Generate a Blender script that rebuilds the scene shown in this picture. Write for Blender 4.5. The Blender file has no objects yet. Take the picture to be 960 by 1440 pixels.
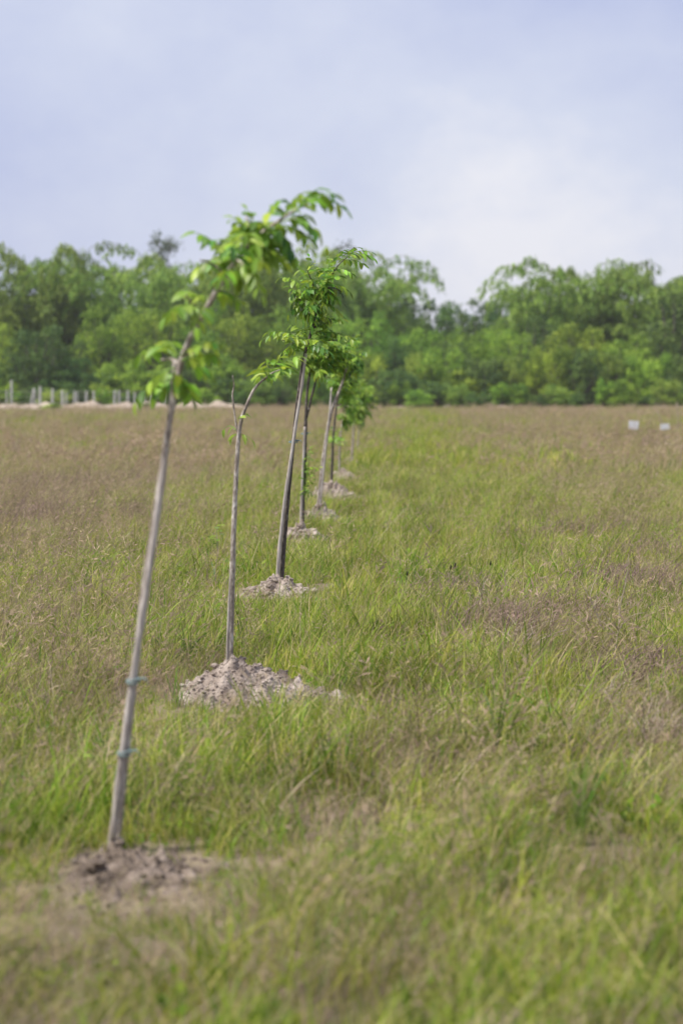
import bpy, math, random
import numpy as np
from mathutils import Vector, Matrix, Euler

scene = bpy.context.scene
# ------------------------------------------------------------------ camera, sky, sun, exposure
F, CX, CY, EYE = 3400.0, 480.0, 720.0, 1.5            # 85 mm lens on a 36 mm tall frame of 960 x 1440
cam_d = bpy.data.cameras.new('camera')
cam = bpy.data.objects.new('camera', cam_d)
scene.collection.objects.link(cam)
cam_d.sensor_fit = 'VERTICAL'; cam_d.sensor_height = 36.0; cam_d.sensor_width = 24.0
cam_d.lens = 85.0; cam_d.clip_start = 0.1; cam_d.clip_end = 8000.0
cam.location = (0, 0, EYE)
cam.rotation_euler = (math.radians(90 - 2.81), 0, math.radians(1.6))
cam_d.dof.use_dof = True
cam_d.dof.focus_distance = 15.3
cam_d.dof.aperture_fstop = 2.7
cam_d.dof.aperture_blades = 9
scene.camera = cam

SUN_EL, SUN_AZ = math.radians(60), math.radians(-112)   # azimuth from +Y towards +X: behind the camera, to the left
to_sun = Vector((math.sin(SUN_AZ)*math.cos(SUN_EL), math.cos(SUN_AZ)*math.cos(SUN_EL), math.sin(SUN_EL)))
world = bpy.data.worlds.new('World'); scene.world = world
world.use_nodes = True
wn = world.node_tree; wn.nodes.clear()
def wnode(t, **k):
    n = wn.nodes.new(t)
    for a, b in k.items(): setattr(n, a, b)
    return n
w_out = wnode('ShaderNodeOutputWorld'); w_bg = wnode('ShaderNodeBackground')
w_bg.inputs['Strength'].default_value = 0.1
sky = wnode('ShaderNodeTexSky', sky_type='NISHITA', sun_disc=False)
sky.sun_elevation = SUN_EL; sky.sun_rotation = SUN_AZ
sky.air_density = 1.0; sky.dust_density = 2.0; sky.ozone_density = 1.0
tc = wnode('ShaderNodeTexCoord')
mp = wnode('ShaderNodeMapping'); mp.inputs['Scale'].default_value = (4.0, 4.0, 6.0); mp.inputs['Location'].default_value = (5.2, 3.3, 0.7)
nz = wnode('ShaderNodeTexNoise'); nz.inputs['Scale'].default_value = 1.0; nz.inputs['Detail'].default_value = 7.0; nz.inputs['Roughness'].default_value = 0.56
rp = wnode('ShaderNodeValToRGB')
rp.color_ramp.elements[0].position = 0.36; rp.color_ramp.elements[0].color = (3.6, 4.0, 6.1, 1)
rp.color_ramp.elements[1].position = 0.60; rp.color_ramp.elements[1].color = (5.3, 5.6, 6.85, 1)
cloud_e = rp.color_ramp.elements.new(0.70); cloud_e.color = (6.7, 6.7, 7.3, 1)
mx = wnode('ShaderNodeMixRGB'); mx.inputs['Fac'].default_value = 0.86
wn.links.new(tc.outputs['Generated'], mp.inputs['Vector']); wn.links.new(mp.outputs['Vector'], nz.inputs['Vector'])
wn.links.new(nz.outputs['Fac'], rp.inputs['Fac'])
wn.links.new(sky.outputs['Color'], mx.inputs['Color1']); wn.links.new(rp.outputs['Color'], mx.inputs['Color2'])
wn.links.new(mx.outputs['Color'], w_bg.inputs['Color']); wn.links.new(w_bg.outputs['Background'], w_out.inputs['Surface'])

sun_d = bpy.data.lights.new('sun', 'SUN'); sun_d.energy = 4.4; sun_d.angle = math.radians(7); sun_d.color = (1.0, 0.95, 0.86)
sun = bpy.data.objects.new('sun', sun_d); scene.collection.objects.link(sun)
sun.location = to_sun*50
sun.rotation_euler = to_sun.to_track_quat('Z', 'Y').to_euler()
vs = scene.view_settings
vs.view_transform = 'Standard'; vs.look = 'None'; vs.gamma = 1.0; vs.exposure = 0.40; vs.use_curve_mapping = False
scene.cycles.use_denoising = True
scene.cycles.max_bounces = 4; scene.cycles.transparent_max_bounces = 4
scene.cycles.diffuse_bounces = 2; scene.cycles.transmission_bounces = 3

# ------------------------------------------------------------------ helpers
rng = np.random.default_rng(11); random.seed(11)
COL = scene.collection
CM = Euler((math.radians(90 - 2.81), 0, math.radians(1.6))).to_matrix()
def ray(px, py): return CM @ Vector(((px-CX)/F, -(py-CY)/F, -1.0))
def ground_at(px, py):
    d = ray(px, py); return Vector((0, 0, EYE)) + d*(-EYE/d.z)
def at(px, py, Y):
    """the point of the place that stands Y metres out along the row and is seen at photo pixel (px, py)"""
    d = ray(px, py); return Vector((0, 0, EYE)) + d*(Y/d.y)

def tag(o, label=None, cat=None, group=None, kind=None):
    if label: o['label'] = label
    if cat: o['category'] = cat
    if group: o['group'] = group
    if kind: o['kind'] = kind
    return o
def empty(name, loc, rz=0.0):
    o = bpy.data.objects.new(name, None); COL.objects.link(o)
    o.location = loc; o.rotation_euler = (0, 0, rz); o.empty_display_size = 0.1
    return o
def link(name, me, parent=None, mat=None):
    o = bpy.data.objects.new(name, me); COL.objects.link(o)
    if mat is not None and not me.materials: me.materials.append(mat)
    if parent is not None: o.parent = parent
    return o

class MB:
    """collects vertices and faces, with one colour-variation value per vertex"""
    def __init__(s): s.v, s.f, s.a, s.n = [], [], [], 0
    def add(s, verts, faces, val=0.5):
        verts = np.asarray(verts, float).reshape(-1, 3)
        s.v.append(verts)
        s.a.append(np.full(len(verts), val) if np.isscalar(val) else np.asarray(val, float))
        s.f.extend([tuple(i + s.n for i in f) for f in faces]); s.n += len(verts)
    def addnp(s, verts, faces, val):
        s.v.append(verts); s.a.append(val)
        s.f.extend((faces + s.n).tolist()); s.n += len(verts)
    def mesh(s, name, mat=None, smooth=False):
        me = bpy.data.meshes.new(name)
        me.from_pydata(np.concatenate(s.v).tolist(), [], s.f)
        at_ = me.attributes.new('v', 'FLOAT', 'POINT')
        at_.data.foreach_set('value', np.concatenate(s.a).astype(np.float32))
        if smooth: me.polygons.foreach_set('use_smooth', [True]*len(me.polygons))
        if mat: me.materials.append(mat)
        me.update(); return me
    def tube(s, pts, radii, sides=7, val=0.5, cap=True, wob=0.0):
        pts = [Vector(p) for p in pts]; n = len(pts); vs_, fs = [], []
        up = Vector((0.31, 0.9, 0.2)).normalized()
        for i, p in enumerate(pts):
            t = (pts[min(i+1, n-1)] - pts[max(i-1, 0)]).normalized()
            a = t.cross(up); a = a.normalized() if a.length > 1e-4 else t.orthogonal().normalized()
            b = t.cross(a)
            for k in range(sides):
                an = 2*math.pi*k/sides
                r = radii[i]*(1 + wob*random.uniform(-1, 1))
                vs_.append(p + a*math.cos(an)*r + b*math.sin(an)*r)
        for i in range(n-1):
            for k in range(sides):
                k2 = (k+1) % sides
                fs.append((i*sides+k, i*sides+k2, (i+1)*sides+k2, (i+1)*sides+k))
        if cap:
            fs.append(tuple(range(sides-1, -1, -1))); fs.append(tuple((n-1)*sides+k for k in range(sides)))
        s.add([tuple(q) for q in vs_], fs, val)

def smooth_path(pts, n):
    """Catmull-Rom through the points"""
    P = [Vector(p) for p in pts]; P = [P[0]*2-P[1]] + P + [P[-1]*2-P[-2]]
    out = []; m = len(P)-3
    for i in range(n):
        t = i/(n-1)*m; k = min(int(t), m-1); u = t-k
        a, b, c, d = P[k:k+4]
        out.append(0.5*((2*b) + (c-a)*u + (2*a-5*b+4*c-d)*u*u + (3*b-a-3*c+d)*u**3))
    return out

class Waves:
    """smooth 2-D noise, roughly -1..1"""
    def __init__(s, seed, size, n=14):
        r = np.random.default_rng(seed); an = r.uniform(0, 2*np.pi, n); k = 2*np.pi/size*r.uniform(0.5, 1.7, n)
        s.kx, s.ky, s.p = k*np.cos(an), k*np.sin(an), r.uniform(0, 2*np.pi, n)
    def __call__(s, x, y):
        x = np.asarray(x, float)[..., None]; y = np.asarray(y, float)[..., None]
        return np.sin(x*s.kx + y*s.ky + s.p).sum(-1)/math.sqrt(len(s.p)/2)/1.6
W_g1, W_g2 = Waves(1, 7.0), Waves(2, 1.3)
def gz(x, y):
    """height of the field"""
    fade = np.clip((400-np.hypot(x, y))/200, 0, 1)
    return (0.035*W_g1(x, y) + 0.012*W_g2(x, y))*fade

# ------------------------------------------------------------------ materials
def mat_new(name):
    m = bpy.data.materials.new(name); m.use_nodes = True
    nt = m.node_tree; nt.nodes.clear()
    return m, nt, (lambda t, **k: _nd(nt, t, k))
def _nd(nt, t, k):
    n = nt.nodes.new(t)
    for a, b in k.items(): setattr(n, a, b)
    return n
def ramp(nd, stops):
    cr = nd.color_ramp
    while len(cr.elements) > 1: cr.elements.remove(cr.elements[0])
    cr.elements[0].position, cr.elements[0].color = stops[0][0], (*stops[0][1], 1)
    for p, c in stops[1:]:
        e = cr.elements.new(p); e.color = (*c, 1)
def plant_mat(name, stops, trans=0.3, rough=0.55, tint=None, hue=0.0, val=0.25, spec=0.12, noise=None):
    """thin leaf: principled front plus light coming through; colour by the leaf's own value and a per-plant variation"""
    m, nt, N = mat_new(name)
    out = N('ShaderNodeOutputMaterial'); mixs = N('ShaderNodeMixShader'); pr = N('ShaderNodeBsdfPrincipled'); tr = N('ShaderNodeBsdfTranslucent')
    va = N('ShaderNodeAttribute', attribute_name='v'); cr = N('ShaderNodeValToRGB'); ramp(cr, stops)
    nt.links.new(va.outputs['Fac'], cr.inputs['Fac'])
    hs = N('ShaderNodeHueSaturation')
    if tint:
        ta = N('ShaderNodeAttribute', attribute_name=tint, attribute_type='INSTANCER'); src = ta.outputs['Fac']
    else:
        src = N('ShaderNodeObjectInfo').outputs['Random']
    a = N('ShaderNodeMapRange'); a.inputs['To Min'].default_value = 1-val; a.inputs['To Max'].default_value = 1+val
    b = N('ShaderNodeMapRange'); b.inputs['To Min'].default_value = 0.5-hue; b.inputs['To Max'].default_value = 0.5+hue
    wob = N('ShaderNodeMath', operation='MULTIPLY'); wob.inputs[1].default_value = 7.31
    fr = N('ShaderNodeMath', operation='FRACT')
    nt.links.new(src, a.inputs['Value']); nt.links.new(src, wob.inputs[0]); nt.links.new(wob.outputs[0], fr.inputs[0]); nt.links.new(fr.outputs[0], b.inputs['Value'])
    nt.links.new(a.outputs[0], hs.inputs['Value']); nt.links.new(b.outputs[0], hs.inputs['Hue'])
    nt.links.new(cr.outputs['Color'], hs.inputs['Color'])
    nt.links.new(hs.outputs['Color'], pr.inputs['Base Color']); nt.links.new(hs.outputs['Color'], tr.inputs['Color'])
    pr.inputs['Roughness'].default_value = rough; pr.inputs['Specular IOR Level'].default_value = spec
    mixs.inputs['Fac'].default_value = trans
    nt.links.new(pr.outputs[0], mixs.inputs[1]); nt.links.new(tr.outputs[0], mixs.inputs[2]); nt.links.new(mixs.outputs[0], out.inputs['Surface'])
    return m
def noise_mat(name, stops, scale=8.0, detail=6.0, rough=0.9, bump=0.3, stretch=(1, 1, 1), coord='Object', dist=0.0, bscale=None, spec=0.2):
    m, nt, N = mat_new(name)
    out = N('ShaderNodeOutputMaterial'); pr = N('ShaderNodeBsdfPrincipled'); tc_ = N('ShaderNodeTexCoord'); mp_ = N('ShaderNodeMapping')
    mp_.inputs['Scale'].default_value = stretch
    nz_ = N('ShaderNodeTexNoise'); nz_.inputs['Scale'].default_value = scale; nz_.inputs['Detail'].default_value = detail; nz_.inputs['Roughness'].default_value = 0.62; nz_.inputs['Distortion'].default_value = dist
    cr = N('ShaderNodeValToRGB'); ramp(cr, stops)
    nt.links.new(tc_.outputs[coord], mp_.inputs['Vector']); nt.links.new(mp_.outputs[0], nz_.inputs['Vector'])
    nt.links.new(nz_.outputs['Fac'], cr.inputs['Fac']); nt.links.new(cr.outputs[0], pr.inputs['Base Color'])
    pr.inputs['Roughness'].default_value = rough; pr.inputs['Specular IOR Level'].default_value = spec
    if bump:
        nb = N('ShaderNodeTexNoise'); nb.inputs['Scale'].default_value = bscale or scale*2.5; nb.inputs['Detail'].default_value = 5
        nt.links.new(mp_.outputs[0], nb.inputs['Vector'])
        bp = N('ShaderNodeBump'); bp.inputs['Strength'].default_value = bump; bp.inputs['Distance'].default_value = 0.02
        nt.links.new(nb.outputs['Fac'], bp.inputs['Height']); nt.links.new(bp.outputs[0], pr.inputs['Normal'])
    nt.links.new(pr.outputs[0], out.inputs['Surface'])
    return m

M = {}
M['grass_green'] = plant_mat('green grass blades', [(0.0, (0.085, 0.17, 0.022)), (0.35, (0.215, 0.32, 0.035)), (0.7, (0.41, 0.44, 0.07)), (0.84, (0.52, 0.45, 0.16)), (1.0, (0.60, 0.48, 0.29))], trans=0.42, rough=0.45, tint='tint', hue=0.022, val=0.38, spec=0.12)
M['grass_dry'] = plant_mat('dry grass blades', [(0.0, (0.13, 0.09, 0.075)), (0.5, (0.34, 0.25, 0.19)), (1.0, (0.60, 0.49, 0.36))], trans=0.3, rough=0.7, tint='tint', hue=0.012, val=0.35)
M['grass_seed'] = plant_mat('grass seed heads', [(0.0, (0.17, 0.23, 0.045)), (0.40, (0.34, 0.33, 0.09)), (0.55, (0.41, 0.31, 0.19)), (1.0, (0.46, 0.325, 0.27))], trans=0.3, rough=0.75, tint='tint', hue=0.012, val=0.30)
M['leaf_sapling'] = plant_mat('sapling leaflets', [(0.0, (0.06, 0.135, 0.030)), (0.5, (0.155, 0.285, 0.040)), (1.0, (0.33, 0.50, 0.050))], trans=0.42, rough=0.42, hue=0.03, val=0.40, spec=0.35)
M['leaf_young'] = plant_mat('young yellow-green leaflets', [(0.0, (0.13, 0.26, 0.03)), (0.5, (0.24, 0.40, 0.05)), (1.0, (0.34, 0.48, 0.07))], trans=0.45, rough=0.42, hue=0.015, val=0.2, spec=0.4)
M['leaf_bamboo'] = plant_mat('bamboo leaves', [(0.0, (0.085, 0.16, 0.036)), (0.5, (0.215, 0.33, 0.058)), (1.0, (0.40, 0.52, 0.095))], trans=0.45, hue=0.015, val=0.22)
M['leaf_dark'] = plant_mat('dark broad leaves', [(0.0, (0.035, 0.080, 0.028)), (0.5, (0.095, 0.175, 0.042)), (1.0, (0.20, 0.31, 0.06))], trans=0.28, hue=0.015, val=0.18)
M['leaf_vine'] = plant_mat('climber leaves', [(0.0, (0.08, 0.16, 0.028)), (0.5, (0.23, 0.37, 0.045)), (1.0, (0.43, 0.58, 0.075))], trans=0.35, hue=0.018, val=0.18)
M['leaf_grey'] = plant_mat('thin grey-green leaves', [(0.0, (0.10, 0.13, 0.08)), (1.0, (0.16, 0.20, 0.11))], trans=0.35, hue=0.01, val=0.1)
M['bark'] = noise_mat('mottled sapling bark', [(0.30, (0.13, 0.105, 0.09)), (0.46, (0.28, 0.235, 0.20)), (0.56, (0.44, 0.39, 0.34)), (0.66, (0.62, 0.58, 0.53))], scale=55, stretch=(1, 1, 0.35), bump=0.5)
M['bark_dark'] = noise_mat('dark sapling bark', [(0.30, (0.035, 0.03, 0.028)), (0.5, (0.09, 0.075, 0.065)), (0.62, (0.17, 0.145, 0.125)), (0.70, (0.38, 0.36, 0.33))], scale=60, stretch=(1, 1, 0.4), bump=0.5)
M['stake'] = noise_mat('weathered grey pole', [(0.30, (0.16, 0.13, 0.11)), (0.45, (0.38, 0.335, 0.30)), (0.58, (0.50, 0.455, 0.42)), (0.75, (0.64, 0.60, 0.56))], scale=34, stretch=(1.3, 1.3, 0.14), bump=0.6)
M['tie'] = noise_mat('pale blue-green twine', [(0.3, (0.15, 0.21, 0.21)), (0.7, (0.30, 0.38, 0.37))], scale=120, bump=0.4)
M['soil'] = noise_mat('dry crumbly soil', [(0.32, (0.15, 0.118, 0.098)), (0.45, (0.29, 0.235, 0.20)), (0.56, (0.40, 0.335, 0.29)), (0.70, (0.54, 0.465, 0.415))], scale=7, detail=12, bump=0.9, bscale=70)
M['soil_brown'] = noise_mat('darker brown soil', [(0.34, (0.065, 0.05, 0.04)), (0.48, (0.16, 0.125, 0.098)), (0.60, (0.25, 0.20, 0.165)), (0.75, (0.36, 0.30, 0.255))], scale=9, detail=8, bump=0.9, bscale=60)  # darker, browner soil mix for the whole of the nearest mound
M['ground'] = noise_mat('field soil and thatch', [(0.25, (0.085, 0.068, 0.045)), (0.45, (0.145, 0.12, 0.075)), (0.6, (0.21, 0.17, 0.115)), (0.8, (0.29, 0.235, 0.175))], scale=1.7, detail=10, bump=0.7, bscale=25, coord='Object')
M['sand'] = noise_mat('pale sandy bank', [(0.25, (0.25, 0.20, 0.155)), (0.55, (0.36, 0.295, 0.235)), (0.8, (0.44, 0.37, 0.30))], scale=0.7, detail=8, bump=0.6, bscale=3)
M['post'] = noise_mat('weathered fence post', [(0.3, (0.42, 0.41, 0.39)), (0.7, (0.66, 0.64, 0.61))], scale=5, bump=0.3)
M['wire'] = noise_mat('fence wire', [(0.3, (0.20, 0.20, 0.20)), (0.7, (0.30, 0.29, 0.28))], scale=5, bump=0)
M['wood'] = noise_mat('tree bark', [(0.3, (0.07, 0.06, 0.05)), (0.7, (0.16, 0.14, 0.115))], scale=3, bump=0.4, stretch=(1, 1, 0.3))
M['culm'] = noise_mat('bamboo culms', [(0.3, (0.11, 0.13, 0.05)), (0.7, (0.22, 0.22, 0.10))], scale=2, bump=0.1)
M['white'] = noise_mat('white painted board', [(0.3, (0.74, 0.74, 0.76)), (0.7, (0.82, 0.82, 0.83))], scale=6, bump=0.05, rough=0.6)
M['twig'] = noise_mat('dry weed stalk', [(0.3, (0.26, 0.20, 0.15)), (0.7, (0.46, 0.39, 0.31))], scale=25, bump=0.2)
M['seed_black'] = noise_mat('dark seed knob', [(0.3, (0.012, 0.011, 0.01)), (0.7, (0.03, 0.025, 0.02))], scale=60, bump=0.3)

# ------------------------------------------------------------------ the ground: one sheet to the horizon
def axis(fine0, fine1, step, far):
    a = list(np.arange(fine0, fine1 + 1e-6, step)); s = step
    while a[-1] < far: s *= 1.3; a.append(a[-1] + s)
    s = step
    while a[0] > -far: s *= 1.3; a.insert(0, a[0] - s)
    return np.array(a)
gx, gy = axis(-6, 6, 0.15, 1500), axis(4, 40, 0.15, 1500)
XX, YY = np.meshgrid(gx, gy); ZZ = gz(XX, YY)
nx, ny = len(gx), len(gy)
idx = np.arange(nx*ny).reshape(ny, nx)
fc = np.stack([idx[:-1, :-1], idx[:-1, 1:], idx[1:, 1:], idx[1:, :-1]], -1).reshape(-1, 4)
mb = MB(); mb.addnp(np.stack([XX, YY, ZZ], -1).reshape(-1, 3), fc, np.zeros(nx*ny))
tag(link('ground', mb.mesh('ground', M['ground'], True)), 'grassy field floor of soil and thatch', 'ground', kind='structure')

# pale bare bank along the far edge of the field
def bank(name, label, pts, width, height, seed):
    w1 = Waves(seed, 4.0); n = 160; path = smooth_path([(x, y, 0) for x, y in pts], n); rows = 9
    vs_, fs = [], []
    for i, p in enumerate(path):
        t = (path[min(i+1, n-1)] - path[max(i-1, 0)]).normalized(); sd = Vector((t.y, -t.x, 0))
        e = min(1, min(i, n-1-i)/8)
        hh = height*(0.8 + 0.25*float(w1(p.x, p.y)))*e
        for k in range(rows):
            u = k/(rows-1)*2-1
            q = p + sd*(u*width)
            vs_.append((q.x, q.y, max(hh, 0.02)*(1-u*u)**0.8*(1 + 0.25*float(w1(q.x*3, q.y*3))) - 0.05))
    for i in range(n-1):
        for k in range(rows-1):
            fs.append((i*rows+k, i*rows+k+1, (i+1)*rows+k+1, (i+1)*rows+k))
    b = MB(); b.add(vs_, fs); return tag(link(name, b.mesh(name, M['sand'], True)), label, 'bank', kind='structure')
bank('sandy_bank', 'pale bare sand bank in front of the fence posts', [(-48, 183), (-38, 184), (-30, 186), (-24, 190), (-17, 196), (-13.5, 199)], 3.2, 0.78, 5)
bank('soil_track', 'thin pale strip of bare soil along the foot of the wood', [(-13, 201), (-5, 202), (5, 201), (14, 202), (25, 201), (40, 203)], 2.0, 0.36, 6)

# ------------------------------------------------------------------ planted row: positions (distance out, photo column of the foot)
ROWX = -0.98
DIST = [7.9, 11.9, 17.7, 24.3, 29.0, 34.5, 41.0, 51.0, 59.0]

# ------------------------------------------------------------------ soil mounds
MOUNDS = []     # cx, cy, a, b for keeping the turf off
def clod_mesh(seed):
    r = random.Random(seed); b = MB(); ph = (1+5**.5)/2
    vv = [Vector(p).normalized() for p in [(-1, ph, 0), (1, ph, 0), (-1, -ph, 0), (1, -ph, 0), (0, -1, ph), (0, 1, ph), (0, -1, -ph), (0, 1, -ph), (ph, 0, -1), (ph, 0, 1), (-ph, 0, -1), (-ph, 0, 1)]]
    ff = [(0,11,5),(0,5,1),(0,1,7),(0,7,10),(0,10,11),(1,5,9),(5,11,4),(11,10,2),(10,7,6),(7,1,8),(3,9,4),(3,4,2),(3,2,6),(3,6,8),(3,8,9),(4,9,5),(2,4,11),(6,2,10),(8,6,7),(9,8,1)]
    return np.array([tuple(v*r.uniform(0.7, 1.25)) for v in vv])*np.array([1, r.uniform(.7, 1), r.uniform(.55, .8)]), ff
CLODS = [clod_mesh(k) for k in range(8)]
CLOD_ME = []
for k in range(4):
    b = MB(); b.add(*CLODS[k]); CLOD_ME.append(b.mesh('clod', M['soil']))
def mound(label, cx, cy, a, bb, h, off, seed, nclod=220, big=0, rough=0.16, csize=0.014, mat='soil'):
    root = empty('soil_mound', (cx, cy, float(gz(cx, cy)))); tag(root, label, 'soil mound', 'earth mounds along the sapling row')
    MOUNDS.append((cx, cy, a, bb))
    r = np.random.default_rng(seed); w1, w2, w3, w4 = Waves(seed, a*0.9), Waves(seed+50, a*0.28), Waves(seed+90, a*0.1), Waves(seed+95, .035)
    def hz(u, v):
        """u, v in -1.2..1.2 of the ellipse; off shifts the peak"""
        q = np.hypot(u - off*(1-np.hypot(u, v).clip(0, 1)), v)*(1 + 0.16*w1(u*a*2, v*bb*2))
        p = np.clip(1-q, 0, 1)
        return h*(p**1.08*(1.06-0.06*p))*(1 + rough*w2(u*a, v*bb)) + h*0.10*w2(u*a+9, v*bb)*(p > 0) + h*0.035*w3(u*a, v*bb)*(p > 0) + .0035*w4(u*a, v*bb)*(p > 0) - 0.022 + gz(cx + u*a, cy + v*bb) - gz(cx, cy)
    n = 90; g = np.linspace(-1.25, 1.25, n); U, V = np.meshgrid(g, g); Z = hz(U, V)
    idx_ = np.arange(n*n).reshape(n, n)
    f_ = np.stack([idx_[:-1, :-1], idx_[:-1, 1:], idx_[1:, 1:], idx_[1:, :-1]], -1).reshape(-1, 4)
    b = MB(); b.addnp(np.stack([U*a, V*bb, Z], -1).reshape(-1, 3), f_, np.zeros(n*n))
    link('soil', b.mesh('soil', M[mat], True), root)
    b = MB()
    for k in range(nclod):
        rr, an = (math.sqrt(r.uniform(0, 1.05)) if k % 9 else r.uniform(.8, 1.25)), r.uniform(0, 2*math.pi); u, v = rr*math.cos(an), rr*math.sin(an)
        s = csize*r.lognormal(0, 0.62)*(h > .05 and 1 or .9); z = float(hz(np.array(u), np.array(v)))
        cv, cf = CLODS[k % 8]; ca, sa = math.cos(an*5), math.sin(an*5)
        R = np.array([[ca, -sa, 0], [sa, ca, 0], [0, 0, 1]])
        b.add(cv@R.T*s + np.array([u*a, v*bb, max(z, float(gz(cx + u*a, cy + v*bb) - gz(cx, cy)) - .004) + s*0.3]), cf)
    tag(link('crumbs', b.mesh('crumbs', M[mat]), root), kind='stuff')
    for k in range(big):
        rr, an = r.uniform(0.35, 0.95), r.uniform(0, 2*math.pi); u, v = rr*math.cos(an), rr*math.sin(an)
        o = link('clod', CLOD_ME[k % 4], root); s = csize*r.uniform(1.9, 3.2)
        o.location = (u*a, v*bb, float(hz(np.array(u), np.array(v))) + s*.35); o.scale = (s, s, s); o.rotation_euler = (r.uniform(-.4, .4), r.uniform(-.4, .4), r.uniform(0, 6.28))
    return root
def col(px, Y): return at(px, 600, Y).x
mound('low broken soil mound with a dark hollow, at the foot of the most bent sapling', col(195, 7.55), 7.5, 0.27, 0.55, 0.07, -0.3, 21, 1200, 9, 0.5, 0.005, 'soil_brown')
mound('tall heaped pale soil mound around the thin sapling with a bare twig', col(352, 11.9), 11.88, 0.40, 0.40, 0.215, -0.24, 22, 7500, 5, 0.15, 0.0030)
mound('flat rubbly soil mound at the foot of the straight sapling with the fullest crown', col(391, 17.7), 17.6, 0.29, 0.40, 0.15, -0.05, 23, 1100, 10, 0.35, 0.0065)
mound('weedy low soil mound at the foot of the dark forked sapling', col(423, 24.3), 24.2, 0.27, 0.45, 0.17, 0, 24, 300, 0, 0.3, 0.012)
mound('small grey soil mound at the foot of the pale leaning sapling', col(453, 29.0), 28.8, 0.30, 0.5, 0.21, 0, 25, 260, 0, 0.3, 0.014)
mound('wide pale soil mound behind the pale leaning sapling', col(467, 34.5), 34.4, 0.38, 0.6, 0.25, 0, 26, 260, 0, 0.3, 0.016)
mound('pale soil mound farther along the row, beyond the widest pale one', col(484, 41), 40.8, 0.30, 0.6, 0.22, 0, 27, 150, 0, 0.3, 0.018)
mound('last and smallest visible soil mound of the row', col(493, 51), 50.8, 0.28, 0.6, 0.17, 0, 28, 120, 0, 0.3, 0.02)

# ------------------------------------------------------------------ sapling foliage
def leaflet_mesh(name, mat, w, droop, fold, val):
    """elliptic leaflet along +X, one unit long, folded on the midrib and drooping"""
    b = MB(); xs = [0.0, 0.14, 0.4, 0.68, 0.9, 1.0]; ws = [0.03, 0.62, 1.0, 0.86, 0.34, 0.0]; vs_, fs = [], []
    for x, q in zip(xs, ws):
        z = -droop*x*x; y = w*q/2
        vs_ += [(x, -y, z + fold*y), (x, 0, z), (x, y, z + fold*y)]
    for i in range(5):
        k = i*3
        fs += [(k, k+3, k+4, k+1), (k+1, k+4, k+5, k+2)]
    b.add(vs_, fs, [val + (0.12 if j % 3 == 1 else 0) for j in range(18)])
    return b.mesh(name, mat, True)
LEAFLET = {k: [leaflet_mesh('leaflet', M[m], w, d, f, v) for w, d, f, v in ((.40, .16, .35, .25), (.45, .30, .25, .5), (.38, .42, .45, .75), (.43, .24, .15, .95))] for k, m in (('old', 'leaf_sapling'), ('young', 'leaf_young'))}

def frond_curve(A, B, arch, n=9):
    A, B = Vector(A), Vector(B); C = (A+B)/2 + Vector((0, 0, arch*(B-A).length))
    return [A*(1-t)**2 + C*2*t*(1-t) + B*t*t for t in [i/(n-1) for i in range(n)]]
def leaflet_poses(path, npair, L, r, wind=0.25):
    """4x4 poses of the leaflets along a rachis"""
    out = []; n = len(path)
    for i in range(npair*2+1):
        t = 0.22 + 0.78*min(i//2/npair + (0.07 if i % 2 else 0), 1.0)
        if i == npair*2: t = 1.0
        k = min(int(t*(n-1)), n-2); u = t*(n-1)-k; p = path[k].lerp(path[k+1], u); tan = (path[k+1]-path[k]).normalized()
        side = tan.cross(Vector((0, 0, 1)))
        side = side.normalized() if side.length > .05 else Vector((1, 0, 0))
        if i == npair*2: d = tan.copy()
        else: d = (side*(1 if i % 2 else -1) + tan*r.uniform(.35, .75))
        d += Vector((wind, 0, -r.uniform(.12, .8))); d.normalize()
        yv = Vector((0, 0, 1)).cross(d); yv = yv.normalized() if yv.length > .05 else Vector((0, 1, 0))
        zv = d.cross(yv); rot = Matrix((d, yv, zv)).transposed().to_4x4()
        s = L*r.uniform(.75, 1.12)*(0.75 + .35*math.sin(math.pi*min(t, .95)))
        out.append(Matrix.Translation(p) @ rot @ Matrix.Rotation(r.uniform(-.6, .6), 4, 'X') @ Matrix.Diagonal((s, s, s, 1)))
    return out
def frond(root, A, B, arch, npair, L, r, young=0.3, split=True):
    """one compound leaf as a part; its leaflets are sub-parts where they can be told apart"""
    path = frond_curve(A, B, arch)
    b = MB(); b.tube(path, [0.0028*(1-.6*i/8) for i in range(9)], 4, 0.6)
    poses = leaflet_poses(path, npair, L, r)
    kind = 'young' if r.random() < young else 'old'
    if split:
        o = link('leaf', b.mesh('leaf', M['leaf_'+('young' if kind == 'young' else 'sapling')]), root)
        for p in poses:
            c = bpy.data.objects.new('leaflet', r.choice(LEAFLET[kind])); COL.objects.link(c); c.parent = o; c.matrix_local = p
    else:
        for p in poses:
            me = r.choice(LEAFLET[kind]); co = np.array([tuple(p @ v.co) for v in me.vertices])
            b.add(co, [tuple(f.vertices) for f in me.polygons], r.random())
        o = link('leaf', b.mesh('leaf', M['leaf_'+('young' if kind == 'young' else 'sapling')]), root)
    return o

def stem(root, name, pts, radii, mat, n=30, sides=9, wob=0.06):
    path = smooth_path(pts, n); m = len(radii)
    rr = [np.interp(i/(n-1), np.linspace(0, 1, m), radii) for i in range(n)]
    b = MB(); b.tube(path, rr, sides, 0.5, True, wob)
    return link(name, b.mesh(name, M[mat], True), root), path

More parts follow.
